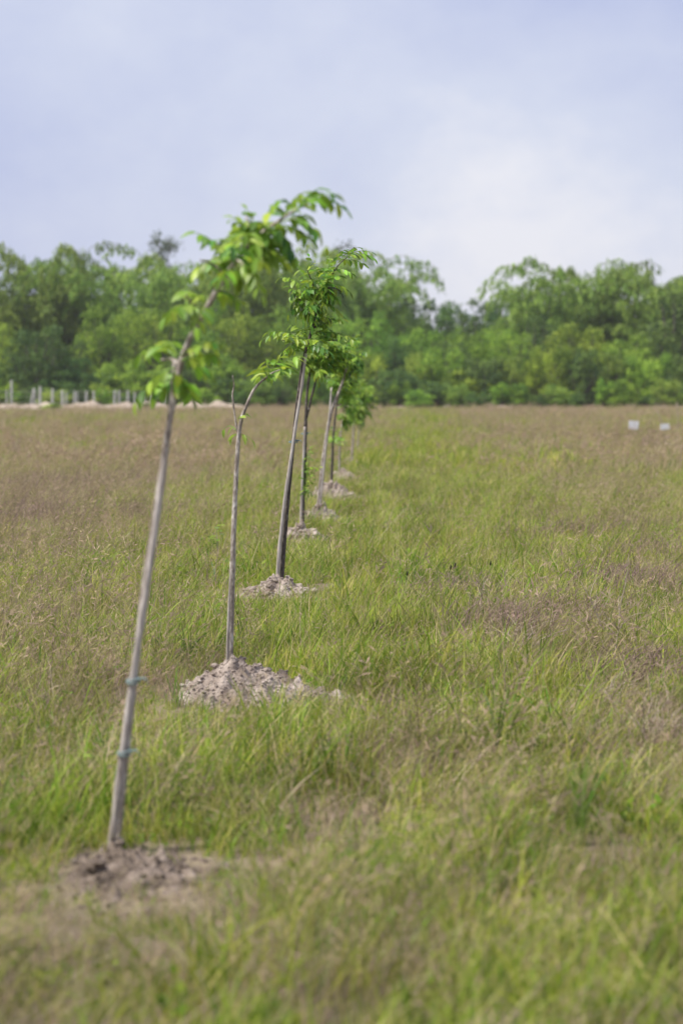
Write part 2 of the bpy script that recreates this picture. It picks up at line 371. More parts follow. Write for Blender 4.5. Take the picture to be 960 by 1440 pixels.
class Sap:
    """lets a sapling be drawn with points of the photo placed at its own distance out"""
    def __init__(s, label, Y, foot, group=True, seed=0):
        s.Y = Y; p = at(foot[0], foot[1], Y); s.o = Vector((p.x, Y, float(gz(p.x, Y)))); s.r = random.Random(seed)
        s.root = empty('sapling', s.o); tag(s.root, label, 'sapling', 'young trees planted in a row')
    def p(s, x, y, dy=0.0):
        q = at(x, y, s.Y + dy); return q - s.o
def zz(p): return (160 + p[0]/2.4, 230 + p[1]/2.4)         # pixel of the enlarged crop -> photo pixel

def stake(label, S, pts, r0, r1, ties, node=0.0, sink=True):
    root = empty('support_stake', S.o); tag(root, label, 'stake', 'wooden stakes tied to the saplings')
    P = [S.p(*q) for q in pts]
    if sink: P = [P[0] + (P[0]-P[1]).normalized()*0.14] + P
    path = smooth_path(P, 26); n = 26; b = MB()
    rr = [r0 + (r1-r0)*i/(n-1) for i in range(n)]
    if node:
        rr = [q*(1.14 if (i % 5 == 2) else 1.0) for i, q in enumerate(rr)]
    b.tube(path, rr, 10, .5, True, 0.04); link('pole', b.mesh('pole', M['stake'], True), root)
    for (x, y, w) in ties:
        c = S.p(x, y, -0.004); b = MB()
        for k in range(2):
            ring = [c + Vector((math.cos(a)*w, math.sin(a)*w*1.0, (k-1)*0.008 + 0.006*math.sin(a+k))) for a in [j*2*math.pi/14 for j in range(15)]]
            b.tube(ring, [0.0034]*15, 5, .5, False)
        e = c + Vector((w, -w*.4, 0))
        b.tube([e, e + Vector((.02, -.01, .006)), e + Vector((.034, -.012, -.012))], [.004, .0036, .002], 5)
        link('tie', b.mesh('tie', M['tie'], True), root)
    return root

def crown(S, nodes, ends, npair, L, young, n):
    for k in range(n):
        a = S.r.choice(nodes); cx, cy, rx, ry = ends
        an = S.r.uniform(0, 2*math.pi); q = math.sqrt(S.r.uniform(.1, 1))
        B = (cx + rx*q*math.cos(an), cy + ry*q*math.sin(an))
        dx, dy = B[0]-a[0], B[1]-a[1]; dl = math.hypot(dx, dy); lim = 0.34/(S.Y/F)
        if dl > lim: a = (B[0]-dx*lim/dl, B[1]-dy*lim/dl)
        dep = S.r.uniform(-.3, .3)
        frond(S.root, S.p(a[0], a[1], dep*.5), S.p(*B, dep), .25, npair, L, S.r, young, False)
# --- sapling 1: bent to the right
S = Sap('tall sapling bent far over to one side, in front of the others in the row', DIST[0], (170, 1183), seed=1)
tr, path1 = stem(S.root, 'trunk', [S.p(165, 1210, .03), S.p(170, 1130, .035), S.p(184, 1000, .03), S.p(195, 900, .03), S.p(202, 830, .02), S.p(212, 765, .02), S.p(228, 660, .02), S.p(244, 560, .0), S.p(258, 498), S.p(288, 438), S.p(320, 384), S.p(352, 342), S.p(390, 312), S.p(428, 288), S.p(456, 276)],
    [.0125, .012, .0115, .011, .0108, .0105, .0102, .0098, .0085, .0065, .004, .0022], 'bark', 46)
for pts in ([(252, 512), (240, 505), (226, 506)], [(256, 500), (275, 497), (290, 500)], [(286, 440), (270, 428), (262, 415)], [(318, 388), (300, 372), (282, 366)], [(335, 364), (345, 378), (352, 395)], [(352, 342), (350, 322), (346, 305)]):
    stem(S.root, 'branch', [S.p(*q, S.r.uniform(-.05, .05)*i) for i, q in enumerate(pts)], [.007, .005, .003], 'bark', 10, 6)
fr1 = [ # start, end, arch, young share
 ((210,655),(78,640),.38,.8), ((205,690),(66,800),.30,.4), ((212,700),(130,775),.2,.2), ((215,705),(255,785),.1,.3), ((230,665),(345,650),.25,.7), ((225,650),(350,600),.2,.9), ((215,650),(150,600),.35,.8), ((220,690),(200,760),.1,.2), ((225,660),(310,700),.2,.3),
 ((300,500),(165,515),.42,.8), ((310,470),(215,425),.3,.9), ((305,480),(270,545),.2,.3), ((330,440),(430,470),.3,.4),
 ((400,350),(258,365),.35,.1), ((395,345),(320,330),.25,.1), ((410,330),(272,228),.15,.5), ((405,350),(345,385),.1,.0), ((420,335),(490,440),.35,.4), ((415,345),(430,400),.1,.1), ((430,320),(500,330),.2,.1), ((440,300),(345,250),.25,.2),
 ((460,280),(395,175),.3,.7), ((470,270),(440,150),.35,.3), ((480,260),(560,115),.35,.3), ((500,250),(610,330),.35,.1), ((520,235),(545,300),.1,.0), ((540,220),(655,250),.35,.3), ((560,205),(640,90),.3,.4), ((590,190),(682,235),.35,.3), ((600,180),(690,75),.2,.6), ((630,150),(775,150),.38,.3), ((610,165),(740,95),.25,.5), ((470,265),(560,200),.2,.9), ((450,290),(400,240),.1,.1), ((520,230),(470,190),.1,.8), ((570,200),(640,170),.2,.5), ((455,280),(520,290),.1,0)]
for k1, (A, B, ar, yg) in enumerate(fr1):
    B = (B[0] + 8, B[1] + 6)
    dy = S.r.uniform(-.16, .16)
    frond(S.root, S.p(*zz(A), dy*.2), S.p(*zz(B), dy), ar, 4, .061, S.r, yg*.8, k1 < 33)
crown(S, [(330, 372), (352, 345), (380, 320), (345, 352)], (362, 342, 52, 44), 4, .066, .35, 12)
stake('thick grey stake with two green ties, beside the most bent sapling', S, [(158, 1180, 0), (187, 955, 0), (217, 755, .01), (240, 580, .02), (247, 505, .02)], .0145, .0090, [(187, 955, .020), (175, 1056, .0215)], .1)

# --- sapling 2: thin, bare
S = Sap('thin nearly leafless sapling with a bare second twig, on the tallest soil mound', DIST[1], (323, 940), seed=2)
stem(S.root, 'trunk', [S.p(323, 955), S.p(324, 900), S.p(326, 840), S.p(328, 760), S.p(331, 690), S.p(335, 620), S.p(339, 592), S.p(346, 572), S.p(356, 550), S.p(366, 538), S.p(376, 530)],
     [.0165, .0155, .0145, .013, .0115, .0105, .0085, .007, .006, .004], 'bark', 40)
stem(S.root, 'twig', [S.p(336, 612), S.p(332, 596), S.p(329, 575, .01), S.p(327, 556), S.p(329, 542), S.p(327, 528)], [.007, .006, .005, .0045, .003, .0015], 'bark', 22, 6, .12)
stem(S.root, 'branch', [S.p(372, 533), S.p(384, 524, -.03), S.p(394, 520, -.04)], [.005, .004, .003], 'bark', 8, 6)
for A, B, ar, yg in [((520,725),(488,715),.2,.5), ((520,722),(515,660),.2,.6), ((525,720),(560,655),.2,.8), ((530,718),(605,665),.25,.7), ((535,715),(600,695),.2,.5), ((525,722),(570,700),.15,.8), ((545,710),(630,650),.25,.5), ((520,728),(500,690),.2,.6),
                     ((412,900),(372,897),.3,1), ((414,915),(395,925),.2,1), ((425,915),(465,932),.25,1), ((420,862),(440,845),.2,1)]:
    small = A[1] > 800
    frond(S.root, S.p(*zz(A)), S.p(*zz(B), S.r.uniform(-.12, .12)), ar, 1 if small else 3, .055 if small else .075, S.r, yg)
stake('short pale split stake against the thin nearly leafless sapling', S, [(319.5, 945, -.01), (321, 880, -.01), (325, 790, -.005)], .0095, .006, [])

# --- sapling 3: straight, full crown
S = Sap('straight sapling with the fullest crown of dark glossy leaflets', DIST[2], (393, 830), seed=3)
stem(S.root, 'trunk', [S.p(395, 840), S.p(398, 780), S.p(403, 720), S.p(408, 665), S.p(413, 615), S.p(419, 560), S.p(427, 505), S.p(440, 458), S.p(448, 425), S.p(456, 405), S.p(474, 375), S.p(492, 358)],
     [.0185, .0175, .0165, .0155, .0145, .013, .011, .0085, .0065, .0045, .0025], 'bark_dark', 44)
for pts in ([(443, 450), (430, 430), (415, 415)], [(438, 462), (455, 455), (470, 448)], [(448, 428), (440, 400), (432, 380)], [(430, 495), (412, 482), (395, 478)], [(430, 492), (455, 480), (478, 478)], [(456, 405), (470, 405), (480, 410)]):
    stem(S.root, 'branch', [S.p(*q, S.r.uniform(-.08, .08)*i) for i, q in enumerate(pts)], [.009, .006, .003], 'bark_dark', 10, 6)
nodes3 = [((700,420),.32), ((720,380),.1), ((690,470),.2), ((640,430),.2), ((650,380),.1), ((745,345),.15)]
fr3 = [((765,325),(875,318),.32,.2), ((760,330),(868,298),.25,.3), ((770,318),(825,283),.2,.4), ((755,335),(850,345),.3,.1), ((740,350),(780,290),.2,.3), ((730,365),(720,312),.2,.3), ((700,410),(660,315),.15,.2), ((650,400),(600,335),.2,.2), ((640,420),(562,385),.25,.1), ((630,430),(592,455),.2,.1), ((650,430),(610,490),.2,.1), ((680,460),(590,510),.3,.1),
       ((690,450),(640,395),.1,.1), ((710,400),(770,385),.25,.1), ((715,410),(795,435),.3,.1), ((700,440),(770,470),.25,.1), ((695,470),(772,515),.3,.4), ((690,480),(740,540),.2,.3), ((700,430),(730,440),.1,.0), ((680,470),(640,520),.2,.1), ((720,380),(690,350),.1,.3), ((735,360),(800,370),.25,.2), ((640,410),(660,440),.1,.0),
       ((650,600),(500,595),.3,.5), ((640,600),(520,570),.25,.8), ((655,590),(600,545),.2,.7), ((650,590),(650,550),.15,.9), ((660,585),(720,560),.2,.9), ((680,580),(770,585),.25,.5), ((720,575),(815,605),.25,.4), ((640,610),(560,645),.25,.4), ((655,610),(700,640),.2,.2), ((680,560),(770,525),.2,.5), ((640,605),(590,630),.2,.2)]
for A, B, ar, yg in fr3:
    dy = S.r.uniform(-.25, .25)
    frond(S.root, S.p(*zz(A), dy*.25), S.p(*zz(B), dy), ar, 4, .072, S.r, yg*.75)
crown(S, [(445, 430), (450, 410), (440, 455), (462, 395)], (443, 415, 42, 50), 4, .072, .2, 34)
crown(S, [(432, 488), (445, 480)], (436, 482, 56, 20), 4, .072, .6, 16)
stake('long grey stake with a pale tie, along the straight full-crowned sapling', S, [(389, 832, -.03), (393, 770, -.035), (400, 705, -.035), (409, 645, -.03), (417, 590, -.03), (424, 545, -.03), (430, 497, -.03)], .0145, .010, [(412.5, 620, .032), (389.5, 824, .02)], .08)

# --- saplings 4..9
S = Sap('dark forked sapling with leafy shoots low on its trunk', DIST[3], (425, 757), seed=4)
stem(S.root, 'trunk', [S.p(424, 765), S.p(425, 720), S.p(427, 670), S.p(429, 610), S.p(430, 585), S.p(431, 560), S.p(436, 520), S.p(442, 490)], [.024, .023, .022, .02, .016, .014, .012, .008], 'bark_dark', 30)
stem(S.root, 'branch', [S.p(430, 590), S.p(434, 575), S.p(440, 550), S.p(450, 520), S.p(462, 495)], [.014, .013, .012, .009, .006], 'bark_dark', 16, 7)
crown(S, [(440, 510), (455, 500), (450, 520), (470, 500)], (458, 505, 44, 32), 5, .085, .4, 70)
crown(S, [(428, 660), (427, 690), (428, 700)], (438, 668, 16, 40), 3, .055, .3, 18)
stake('dark stake with a blue-green tie, beside the dark forked sapling', S, [(422, 762, -.04), (424, 700, -.045), (427, 640, -.04), (428.5, 600, -.04)], .015, .012, [(428, 609, .035)])
S = Sap('pale grey sapling leaning over between its neighbours', DIST[4], (448, 712), seed=5)
stem(S.root, 'trunk', [S.p(447, 716), S.p(450, 680), S.p(455, 640), S.p(460, 605), S.p(467, 575), S.p(476, 552), S.p(487, 520), S.p(494, 495)], [.022, .021, .021, .02, .019, .017, .013, .007], 'bark', 26)
crown(S, [(480, 530), (488, 515), (492, 500)], (484, 503, 34, 34), 5, .095, .5, 50)
stake('thin grey stake crossing the pale leaning sapling', S, [(450, 712, -.04), (456, 650, -.04), (463, 585, -.04), (466, 545, -.03)], .014, .011, [])
S = Sap('small thin sapling with leaf tufts halfway up its trunk, behind the pale leaning one', DIST[5], (466, 686), seed=6)
stem(S.root, 'trunk', [S.p(465, 692), S.p(467, 650), S.p(468, 620), S.p(472, 580), S.p(478, 545)], [.022, .02, .018, .015, .008], 'bark_dark', 20)
crown(S, [(476, 560), (478, 548)], (485, 535, 24, 26), 5, .10, .6, 30)
crown(S, [(468, 628), (470, 615)], (474, 612, 13, 18), 3, .08, .5, 8)
S = Sap('slender pale sapling, the next one past the small thin one', DIST[6], (477, 672), seed=7)
stem(S.root, 'trunk', [S.p(477, 676), S.p(477, 645), S.p(479, 610), S.p(486, 560)], [.02, .018, .016, .008], 'bark', 16)
crown(S, [(482, 590), (485, 570)], (489, 570, 16, 36), 5, .10, .7, 26)
S = Sap('bright green sapling near the far end of the row', DIST[7], (495, 648), seed=8)
stem(S.root, 'trunk', [S.p(494, 652), S.p(496, 620), S.p(498, 590), S.p(503, 555)], [.024, .022, .02, .01], 'bark', 16)
crown(S, [(499, 590), (502, 570), (503, 555)], (506, 560, 17, 44), 5, .12, .8, 46)
S = Sap('farthest sapling of the row, pale green and thin', DIST[8], (502, 640), seed=9)
stem(S.root, 'trunk', [S.p(502, 642), S.p(504, 610), S.p(510, 570)], [.02, .018, .01], 'bark', 12)
crown(S, [(507, 590), (510, 575)], (514, 568, 15, 30), 5, .13, .8, 30)

# ------------------------------------------------------------------ grass tufts (each tuft is a mesh; tufts are scattered over the field)
def blades(mb, r, n, rad, h, w, lean, wind, val, seg=3):
    an = r.uniform(0, 2*np.pi, n); q = rad*np.sqrt(r.uniform(0, 1, n)); bx, by = q*np.cos(an), q*np.sin(an)
    H = h[0] + (h[1]-h[0])*r.uniform(0, 1, n)**1.3; Wd = r.uniform(w[0], w[1], n)
    az = r.uniform(0, 2*np.pi, n); bend = r.uniform(lean[0], lean[1], n)
    dx, dy = bend*np.cos(az) + wind*r.uniform(.4, 1.3, n), bend*np.sin(az)
    fa = r.uniform(0, np.pi, n); sx, sy = np.cos(fa), np.sin(fa)
    vs_, k = [], 0
    L = np.hypot(dx, dy)
    for i in range(seg+1):
        s = i/seg; hz_ = H*s**1.7; z = H*s*(1 - 0.30*np.clip(L, 0, 1.6)*s)
        px, py = bx + dx*hz_, by + dy*hz_
        if i < seg:
            ww = Wd*(1 - 0.75*s)*0.5
            vs_.append(np.stack([px - sx*ww, py - sy*ww, z], -1)); vs_.append(np.stack([px + sx*ww, py + sy*ww, z], -1))
        else: vs_.append(np.stack([px, py, z], -1))
    V = np.concatenate(vs_); vv = val[0] + (val[1]-val[0])*r.uniform(0, 1, n)
    faces = []
    ids = np.arange(n)
    for i in range(seg-1):
        a = 2*i*n; faces += np.stack([ids + a, ids + a + n, ids + a + 3*n, ids + a + 2*n], -1).tolist()
    a = 2*(seg-1)*n; faces += np.stack([ids + a, ids + a + n, ids + a + 2*n], -1).tolist()
    mb.add(V, faces, np.tile(vv, 2*seg+1))
def seed_stems(mb, r, n, rad, h, wind, width=0.0022, heads=True, spread=1.0, big=1.0):
    for _ in range(n):
        an, q = r.uniform(0, 6.283), rad*math.sqrt(r.uniform()); b0 = np.array([q*math.cos(an), q*math.sin(an), 0])
        H = r.uniform(*h); az = r.uniform(0, 6.283); bd = r.uniform(.05, .35)
        d = np.array([bd*math.cos(az) + wind*r.uniform(.35, 1.4), bd*math.sin(az), 0]); fa = r.uniform(0, 3.14); sd = np.array([math.cos(fa), math.sin(fa), 0])
        pts = [b0 + d*H*s**1.6 + np.array([0, 0, H*s*(1-.18*min(np.linalg.norm(d), 1.5)*s)]) for s in np.linspace(0, 1, 6)]
        vs_, fs = [], []
        for i, p in enumerate(pts):
            w = width*(1-.6*i/5)/2
            vs_ += [p - sd*w, p + sd*w]
            if i: k = 2*i; fs.append((k-2, k-1, k+1, k))
        mb.add(np.array(vs_), fs, r.uniform(.1, .45))
        if not heads: continue
        tv = r.uniform(.5, 1.0)
        for j in range(8):
            s = r.uniform(.62, 1.0); i = min(int(s*5), 4); u = s*5-i; p = pts[i]*(1-u) + pts[i+1]*u
            a2 = r.uniform(0, 6.283); l = r.uniform(.02, .06)*spread*(1.25-s*.6); out = np.array([math.cos(a2)*.7 + wind*.5, math.sin(a2)*.7, r.uniform(.1, .8)]); out /= np.linalg.norm(out)
            e = p + out*l; c = np.cross(out, [r.uniform(-1, 1), r.uniform(-1, 1), .3]); c /= np.linalg.norm(c)+1e-6
            m_ = p*.35 + e*.65; ww = r.uniform(.0010, .0024)*big
            mb.add(np.array([p, m_ - c*ww, e, m_ + c*ww]), [(0, 1, 2, 3)], min(1, max(0, tv + r.uniform(-.15, .15))))
TUFT = {}
def tufts(kind, n, fn, mat):
    c = bpy.data.collections.new('tufts_' + kind); r = np.random.default_rng(hash_(kind))
    for k in range(n):
        b = MB(); fn(b, r); o = bpy.data.objects.new('tuft_%s_%d' % (kind, k), b.mesh('tuft', M[mat])); c.objects.link(o)
    TUFT[kind] = (c, n)
def hash_(s): return sum(ord(ch)*(i+3) for i, ch in enumerate(s))
tufts('green', 5, lambda b, r: (blades(b, r, 34, .11, (.04, .16), (.0035, .008), (.15, 1.0), .18, (0, .80)), blades(b, r, 5, .10, (.12, .24), (.005, .010), (.1, .7), .2, (.2, .78)), blades(b, r, 7, .11, (.10, .25), (.002, .0045), (.2, .9), .4, (.8, 1.0))), 'grass_green')
tufts('lush', 3, lambda b, r: (blades(b, r, 26, .08, (.07, .22), (.005, .010), (.1, .9), .15, (0, .6)), blades(b, r, 4, .1, (.1, .25), (.003, .005), (.2, .9), .4, (.8, 1.0))), 'grass_green')
tufts('dry', 4, lambda b, r: (blades(b, r, 42, .13, (.05, .20), (.002, .0045), (.3, 1.5), .35, (0, 1)), seed_stems(b, r, 3, .1, (.15, .32), .5, .002, False)), 'grass_dry')
tufts('seed', 5, lambda b, r: (seed_stems(b, r, 5, .14, (.20, .42), .55), blades(b, r, 22, .12, (.06, .22), (.0025, .005), (.2, .8), .35, (.0, .45))), 'grass_seed')
tufts('straw', 3, lambda b, r: (blades(b, r, 7, .10, (.20, .44), (.002, .0034), (.1, .6), .75, (.3, 1))), 'grass_dry')
def forb(b, r):
    for k in range(5):
        a = r.uniform(0, 6.283); l = r.uniform(.05, .14); d = np.array([math.cos(a)*.7 + .15, math.sin(a)*.7, r.uniform(.5, 1.2)]); d /= np.linalg.norm(d); p0 = np.array([r.uniform(-.03, .03), r.uniform(-.03, .03), 0]); w = np.array([-d[1], d[0], 0])*.0015
        b.add(np.array([p0 - w, p0 + w, p0 + d*l]), [(0, 1, 2)], .6)
        q = 7; C = p0 + d*(r.uniform(.35, 1.0, q)*l)[:, None] + r.normal(0, .008, (q, 3)); D = r.normal(0, 1, (q, 3)) + np.array([0, 0, .3])
        D /= np.linalg.norm(D, axis=1, keepdims=True); S_ = np.cross(D, r.normal(0, .6, (q, 3)) + np.array([0, 0, 1])); S_ /= np.linalg.norm(S_, axis=1, keepdims=True); L = r.uniform(.018, .042, q)[:, None]
        V = np.stack([C, C + D*L*.45 + S_*L*.3, C + D*L, C + D*L*.45 - S_*L*.3], 1).reshape(-1, 3)
        b.addnp(V, np.arange(4*q).reshape(q, 4), np.repeat(r.uniform(0, .5, q), 4))
tufts('forb', 4, forb, 'grass_green')
# coarser tufts for the far field, wider footprint
tufts('far_green', 4, lambda b, r: blades(b, r, 60, .34, (.10, .30), (.008, .018), (.1, .7), .3, (0, .95)), 'grass_green')
tufts('far_dry', 3, lambda b, r: blades(b, r, 56, .36, (.10, .34), (.006, .014), (.2, 1.1), .45, (0, 1)), 'grass_dry')
tufts('far_seed', 4, lambda b, r: (seed_stems(b, r, 14, .36, (.20, .42), .5, .005, True, 1.3, 3.4), blades(b, r, 40, .34, (.08, .22), (.006, .012), (.2, .8), .4, (0, .5))), 'grass_seed')

def scatter(name, label, kind, P, sc, tint, lean=None):
    c, n = TUFT[kind]; N_ = len(P)
    me = bpy.data.meshes.new(name); me.vertices.add(N_); me.vertices.foreach_set('co', P.astype(np.float32).ravel())
    rot = np.zeros((N_, 3), np.float32); rot[:, 2] = np.where(rng.uniform(0, 1, N_) < (.25 if 'seed' in kind or kind == 'straw' else .5), rng.uniform(-3.1, 3.1, N_), rng.normal(0, .5, N_)); rot[:, 0] = rng.normal(0, .14, N_); rot[:, 1] = rng.normal(0, .14, N_)
    a = me.attributes.new('rot', 'FLOAT_VECTOR', 'POINT'); a.data.foreach_set('vector', rot.ravel())
    scv = np.stack([sc*rng.uniform(.85, 1.15, N_), sc*rng.uniform(.85, 1.15, N_), sc*rng.uniform(.8, 1.2, N_)], -1).astype(np.float32)
    a = me.attributes.new('scl', 'FLOAT_VECTOR', 'POINT'); a.data.foreach_set('vector', scv.ravel())
    a = me.attributes.new('tint', 'FLOAT', 'POINT'); a.data.foreach_set('value', tint.astype(np.float32))
    a = me.attributes.new('pick', 'INT', 'POINT'); a.data.foreach_set('value', rng.integers(0, n, N_).astype(np.int32))
    o = link(name, me); tag(o, label, 'grass', kind='stuff')
    ng = bpy.data.node_groups.new('scatter_' + name, 'GeometryNodeTree')
    ng.interface.new_socket('Geometry', in_out='INPUT', socket_type='NodeSocketGeometry'); ng.interface.new_socket('Geometry', in_out='OUTPUT', socket_type='NodeSocketGeometry')
    gi, go = ng.nodes.new('NodeGroupInput'), ng.nodes.new('NodeGroupOutput'); ip = ng.nodes.new('GeometryNodeInstanceOnPoints')
    ci = ng.nodes.new('GeometryNodeCollectionInfo'); ci.inputs['Collection'].default_value = c; ci.inputs['Separate Children'].default_value = True; ci.inputs['Reset Children'].default_value = True
    def na(nm, t):
        q = ng.nodes.new('GeometryNodeInputNamedAttribute'); q.data_type = t; q.inputs['Name'].default_value = nm
        return q.outputs['Attribute']
    ip.inputs['Pick Instance'].default_value = True
    ng.links.new(gi.outputs[0], ip.inputs['Points']); ng.links.new(ci.outputs[0], ip.inputs['Instance'])
    ng.links.new(na('pick', 'INT'), ip.inputs['Instance Index'])
    e2r = ng.nodes.new('FunctionNodeEulerToRotation'); ng.links.new(na('rot', 'FLOAT_VECTOR'), e2r.inputs[0]); ng.links.new(e2r.outputs[0], ip.inputs['Rotation'])
    ng.links.new(na('scl', 'FLOAT_VECTOR'), ip.inputs['Scale']); ng.links.new(ip.outputs[0], go.inputs[0])
    md = o.modifiers.new('scatter', 'NODES'); md.node_group = ng
    return o

W_d1, W_d2, W_d3, W_t = Waves(31, 6.0), Waves(32, 1.6), Waves(33, .6), Waves(34, 1.1)
W_far1, W_far2 = Waves(35, 26.0), Waves(36, 9.0)
def dryness(x, y):
    """share of dry, seeding growth at a spot of the field, 0..1"""
    v = 0.37 + .13*np.clip((10-y)/3, 0, 1) + 0.18*W_d1(x, y) + 0.26*W_d2(x, y) + .22*W_d3(x, y) + np.clip((y-25)/60, 0, 1)*(.16*W_far1(x, y*.5) + .14*W_far2(x, y*.6))
    for (px, py, rx, ry, s) in DRYP:
        v = v + s*np.exp(-(((x-px)/rx)**2 + ((y-py)/ry)**2))
    v = v + .20*np.clip((y-60)/80, 0, 1)
    v = v - .55*np.exp(-((x-(0.15 + y*.004))/(0.9 + y*.012))**2)*np.clip((y-9)/6, 0, 1)     # greener walked strip beside the row
    return np.clip(.40 + (v-.40)*1.45, 0, 1)
DRYP = []
for (px, py, wx, dy0, s) in [(730, 905, 90, 1.6, .75), (930, 1020, 90, 1.2, .8), (840, 960, 60, 1.0, .5), (60, 760, 140, 4, .9), (40, 700, 110, 8, .8), (150, 645, 200, 22, .35), (900, 640, 120, 15, .35), (30, 900, 60, 1.0, .5), (560, 1080, 50, .5, .4), (860, 720, 90, 5, .3), (400, 1330, 120, .3, .4), (120, 680, 170, 14, .30), (250, 640, 120, 14, .3), (90, 960, 110, 1.0, .35), (840, 800, 120, 3.5, .25), (480, 1160, 60, .5, .45), (690, 1285, 70, .35, .45), (100, 1270, 110, .5, .35), (780, 640, 250, 20, .25),
                          (480, 900, 120, 3.0, -.4), (330, 850, 100, 2.5, -.45), (820, 1160, 60, .4, -.5), (300, 1120, 130, .5, -.3), (560, 960, 130, 2.0, -.25), (560, 640, 60, 18, -.35), (700, 700, 260, 9, -.25), (300, 720, 100, 4, -.3)]:
    g = ground_at(px, py); DRYP.append((g.x, g.y, wx*g.y/F, dy0, s))

W_b = Waves(41, 1.0); W_h = Waves(42, .55)
BARE = [(ground_at(x, y), rx) for x, y, rx in ((700, 1285, .16), (480, 1165, .14), (760, 1090, .12), (375, 1040, .10), (640, 930, .15))]
def bare(x, y):
    """share of tufts missing: worn or dug spots where the soil shows"""
    v = np.clip((W_b(x, y) - .55)*1.6, 0, .75)*np.clip((30-y)/10, 0, 1)
    for g, rx in BARE: v = np.maximum(v, .85*np.exp(-(((x-g.x)/rx)**2 + ((y-g.y)/(rx*1.6))**2)**2))
    return v
def points(y0, y1, dens, marg, slope=.162):
    area = slope*(y1*y1-y0*y0) + 2*marg*(y1-y0); n = int(area*dens); out = []
    got = 0
    while got < n:
        y = rng.uniform(y0, y1, n); hw = slope*y + marg; keep = rng.uniform(0, slope*y1 + marg, n) < hw
        y = y[keep]; x = rng.uniform(-1, 1, len(y))*(slope*y + marg) - .028*y
        out.append(np.stack([x, y], -1)); got += len(y)
    P = np.concatenate(out)[:n]
    ok = np.ones(len(P), bool)
    for cx, cy, a, b in MOUNDS:
        q = np.hypot((P[:, 0]-cx)/a, (P[:, 1]-cy)/b)
        ok &= (q > 0.92 + .12*W_d3(P[:, 0]*3, P[:, 1]*3)) | (rng.uniform(0, 1, len(P)) < (.10 if cy < 9 else .03))
    ok &= (rng.uniform(0, 1, len(P)) > bare(P[:, 0], P[:, 1]))
    return P[ok]
def to3(P): return np.concatenate([P, (gz(P[:, 0], P[:, 1]) - .006)[:, None]], 1)
def tints(P): return np.clip(.5 + .3*W_t(P[:, 0], P[:, 1]) + rng.normal(0, .16, len(P)), 0, 1)

def lay(prefix, y0, y1, dens, marg, kinds, size):
    P = points(y0, y1, dens, marg); d = dryness(P[:, 0], P[:, 1]); u = rng.uniform(0, 1, len(P)); t = tints(P)
    if len(kinds) == 6:
        w = np.stack([1.15-d*.85, .42*np.clip(.75-d, 0, 1)*1.3, .08 + .95*d**2.2, .10 + .46*d**1.3, .04 + .06*d, .09 + 0*d], -1)
    else:
        w = np.stack([1.15-.8*d, .04 + .6*d**2, .05 + .60*d**1.2], -1)
    cw = np.cumsum(w/w.sum(1, keepdims=True), 1)
    which = (u[:, None] > cw).sum(1).clip(0, len(kinds)-1)
    hgt = np.clip(1 + .26*W_h(P[:, 0], P[:, 1]) + .14*W_d2(P[:, 0]+5, P[:, 1]), .5, 1.6)
    near_m = np.ones(len(P))                                   # shorter, trodden turf on and in front of the mounds
    for cx, cy, a, b in MOUNDS:
        q = np.hypot((P[:, 0]-cx)/(a*1.8), (P[:, 1]-cy+(.28 if cy < 15 else .55))/(b + (.42 if cy < 15 else .75))); near_m = np.minimum(near_m, np.clip(.45 + .55*(q-.65)/.6, .45, 1))
    for k, (kind, nm, lb) in enumerate(kinds):
        m_ = which == k
        if m_.any(): scatter(nm, lb, kind, to3(P[m_]), size*np.clip(rng.lognormal(0, .27, m_.sum()), .5, 1.5)*near_m[m_]*hgt[m_], t[m_])
near = [('green', 'green_grass', 'short green meadow grass around the saplings'), ('lush', 'lush_grass', 'broad bright green grass blades between the mounds'), ('dry', 'dry_grass', 'dead straw-brown grass tangled low in the turf'), ('seed', 'seeding_grass', 'thin seeding grass with pinkish brown heads bent by wind'), ('straw', 'straw_stems', 'long pale straw blades arching over the turf'), ('forb', 'small_weeds', 'small broad-leaved weeds scattered through the turf')]
mid = [('green', 'green_grass', 'green meadow grass farther along the sapling row'), ('lush', 'lush_grass', 'brighter green grass in patches farther along the row'), ('dry', 'dry_grass', 'brown dead grass in patches farther along the row'), ('seed', 'seeding_grass', 'brownish seeding grass farther along the row'), ('straw', 'straw_stems', 'pale straw blades farther along the row'), ('forb', 'small_weeds', 'small broad-leaved weeds farther along the row')]
far = [('far_green', 'green_grass', 'distant green grass of the open field'), ('far_dry', 'dry_grass', 'distant dead brown grass of the open field'), ('far_seed', 'seeding_grass', 'distant pinkish brown seeding grass of the open field')]
lay('near', 4.6, 17, 165, 1.2, near, .92)
lay('mid', 17, 42, 85, 1.6, mid, .95)
lay('far', 42, 100, 12, 3.0, far, .85)
lay('edge', 100, 204, 5.0, 6.0, far, 1.05)

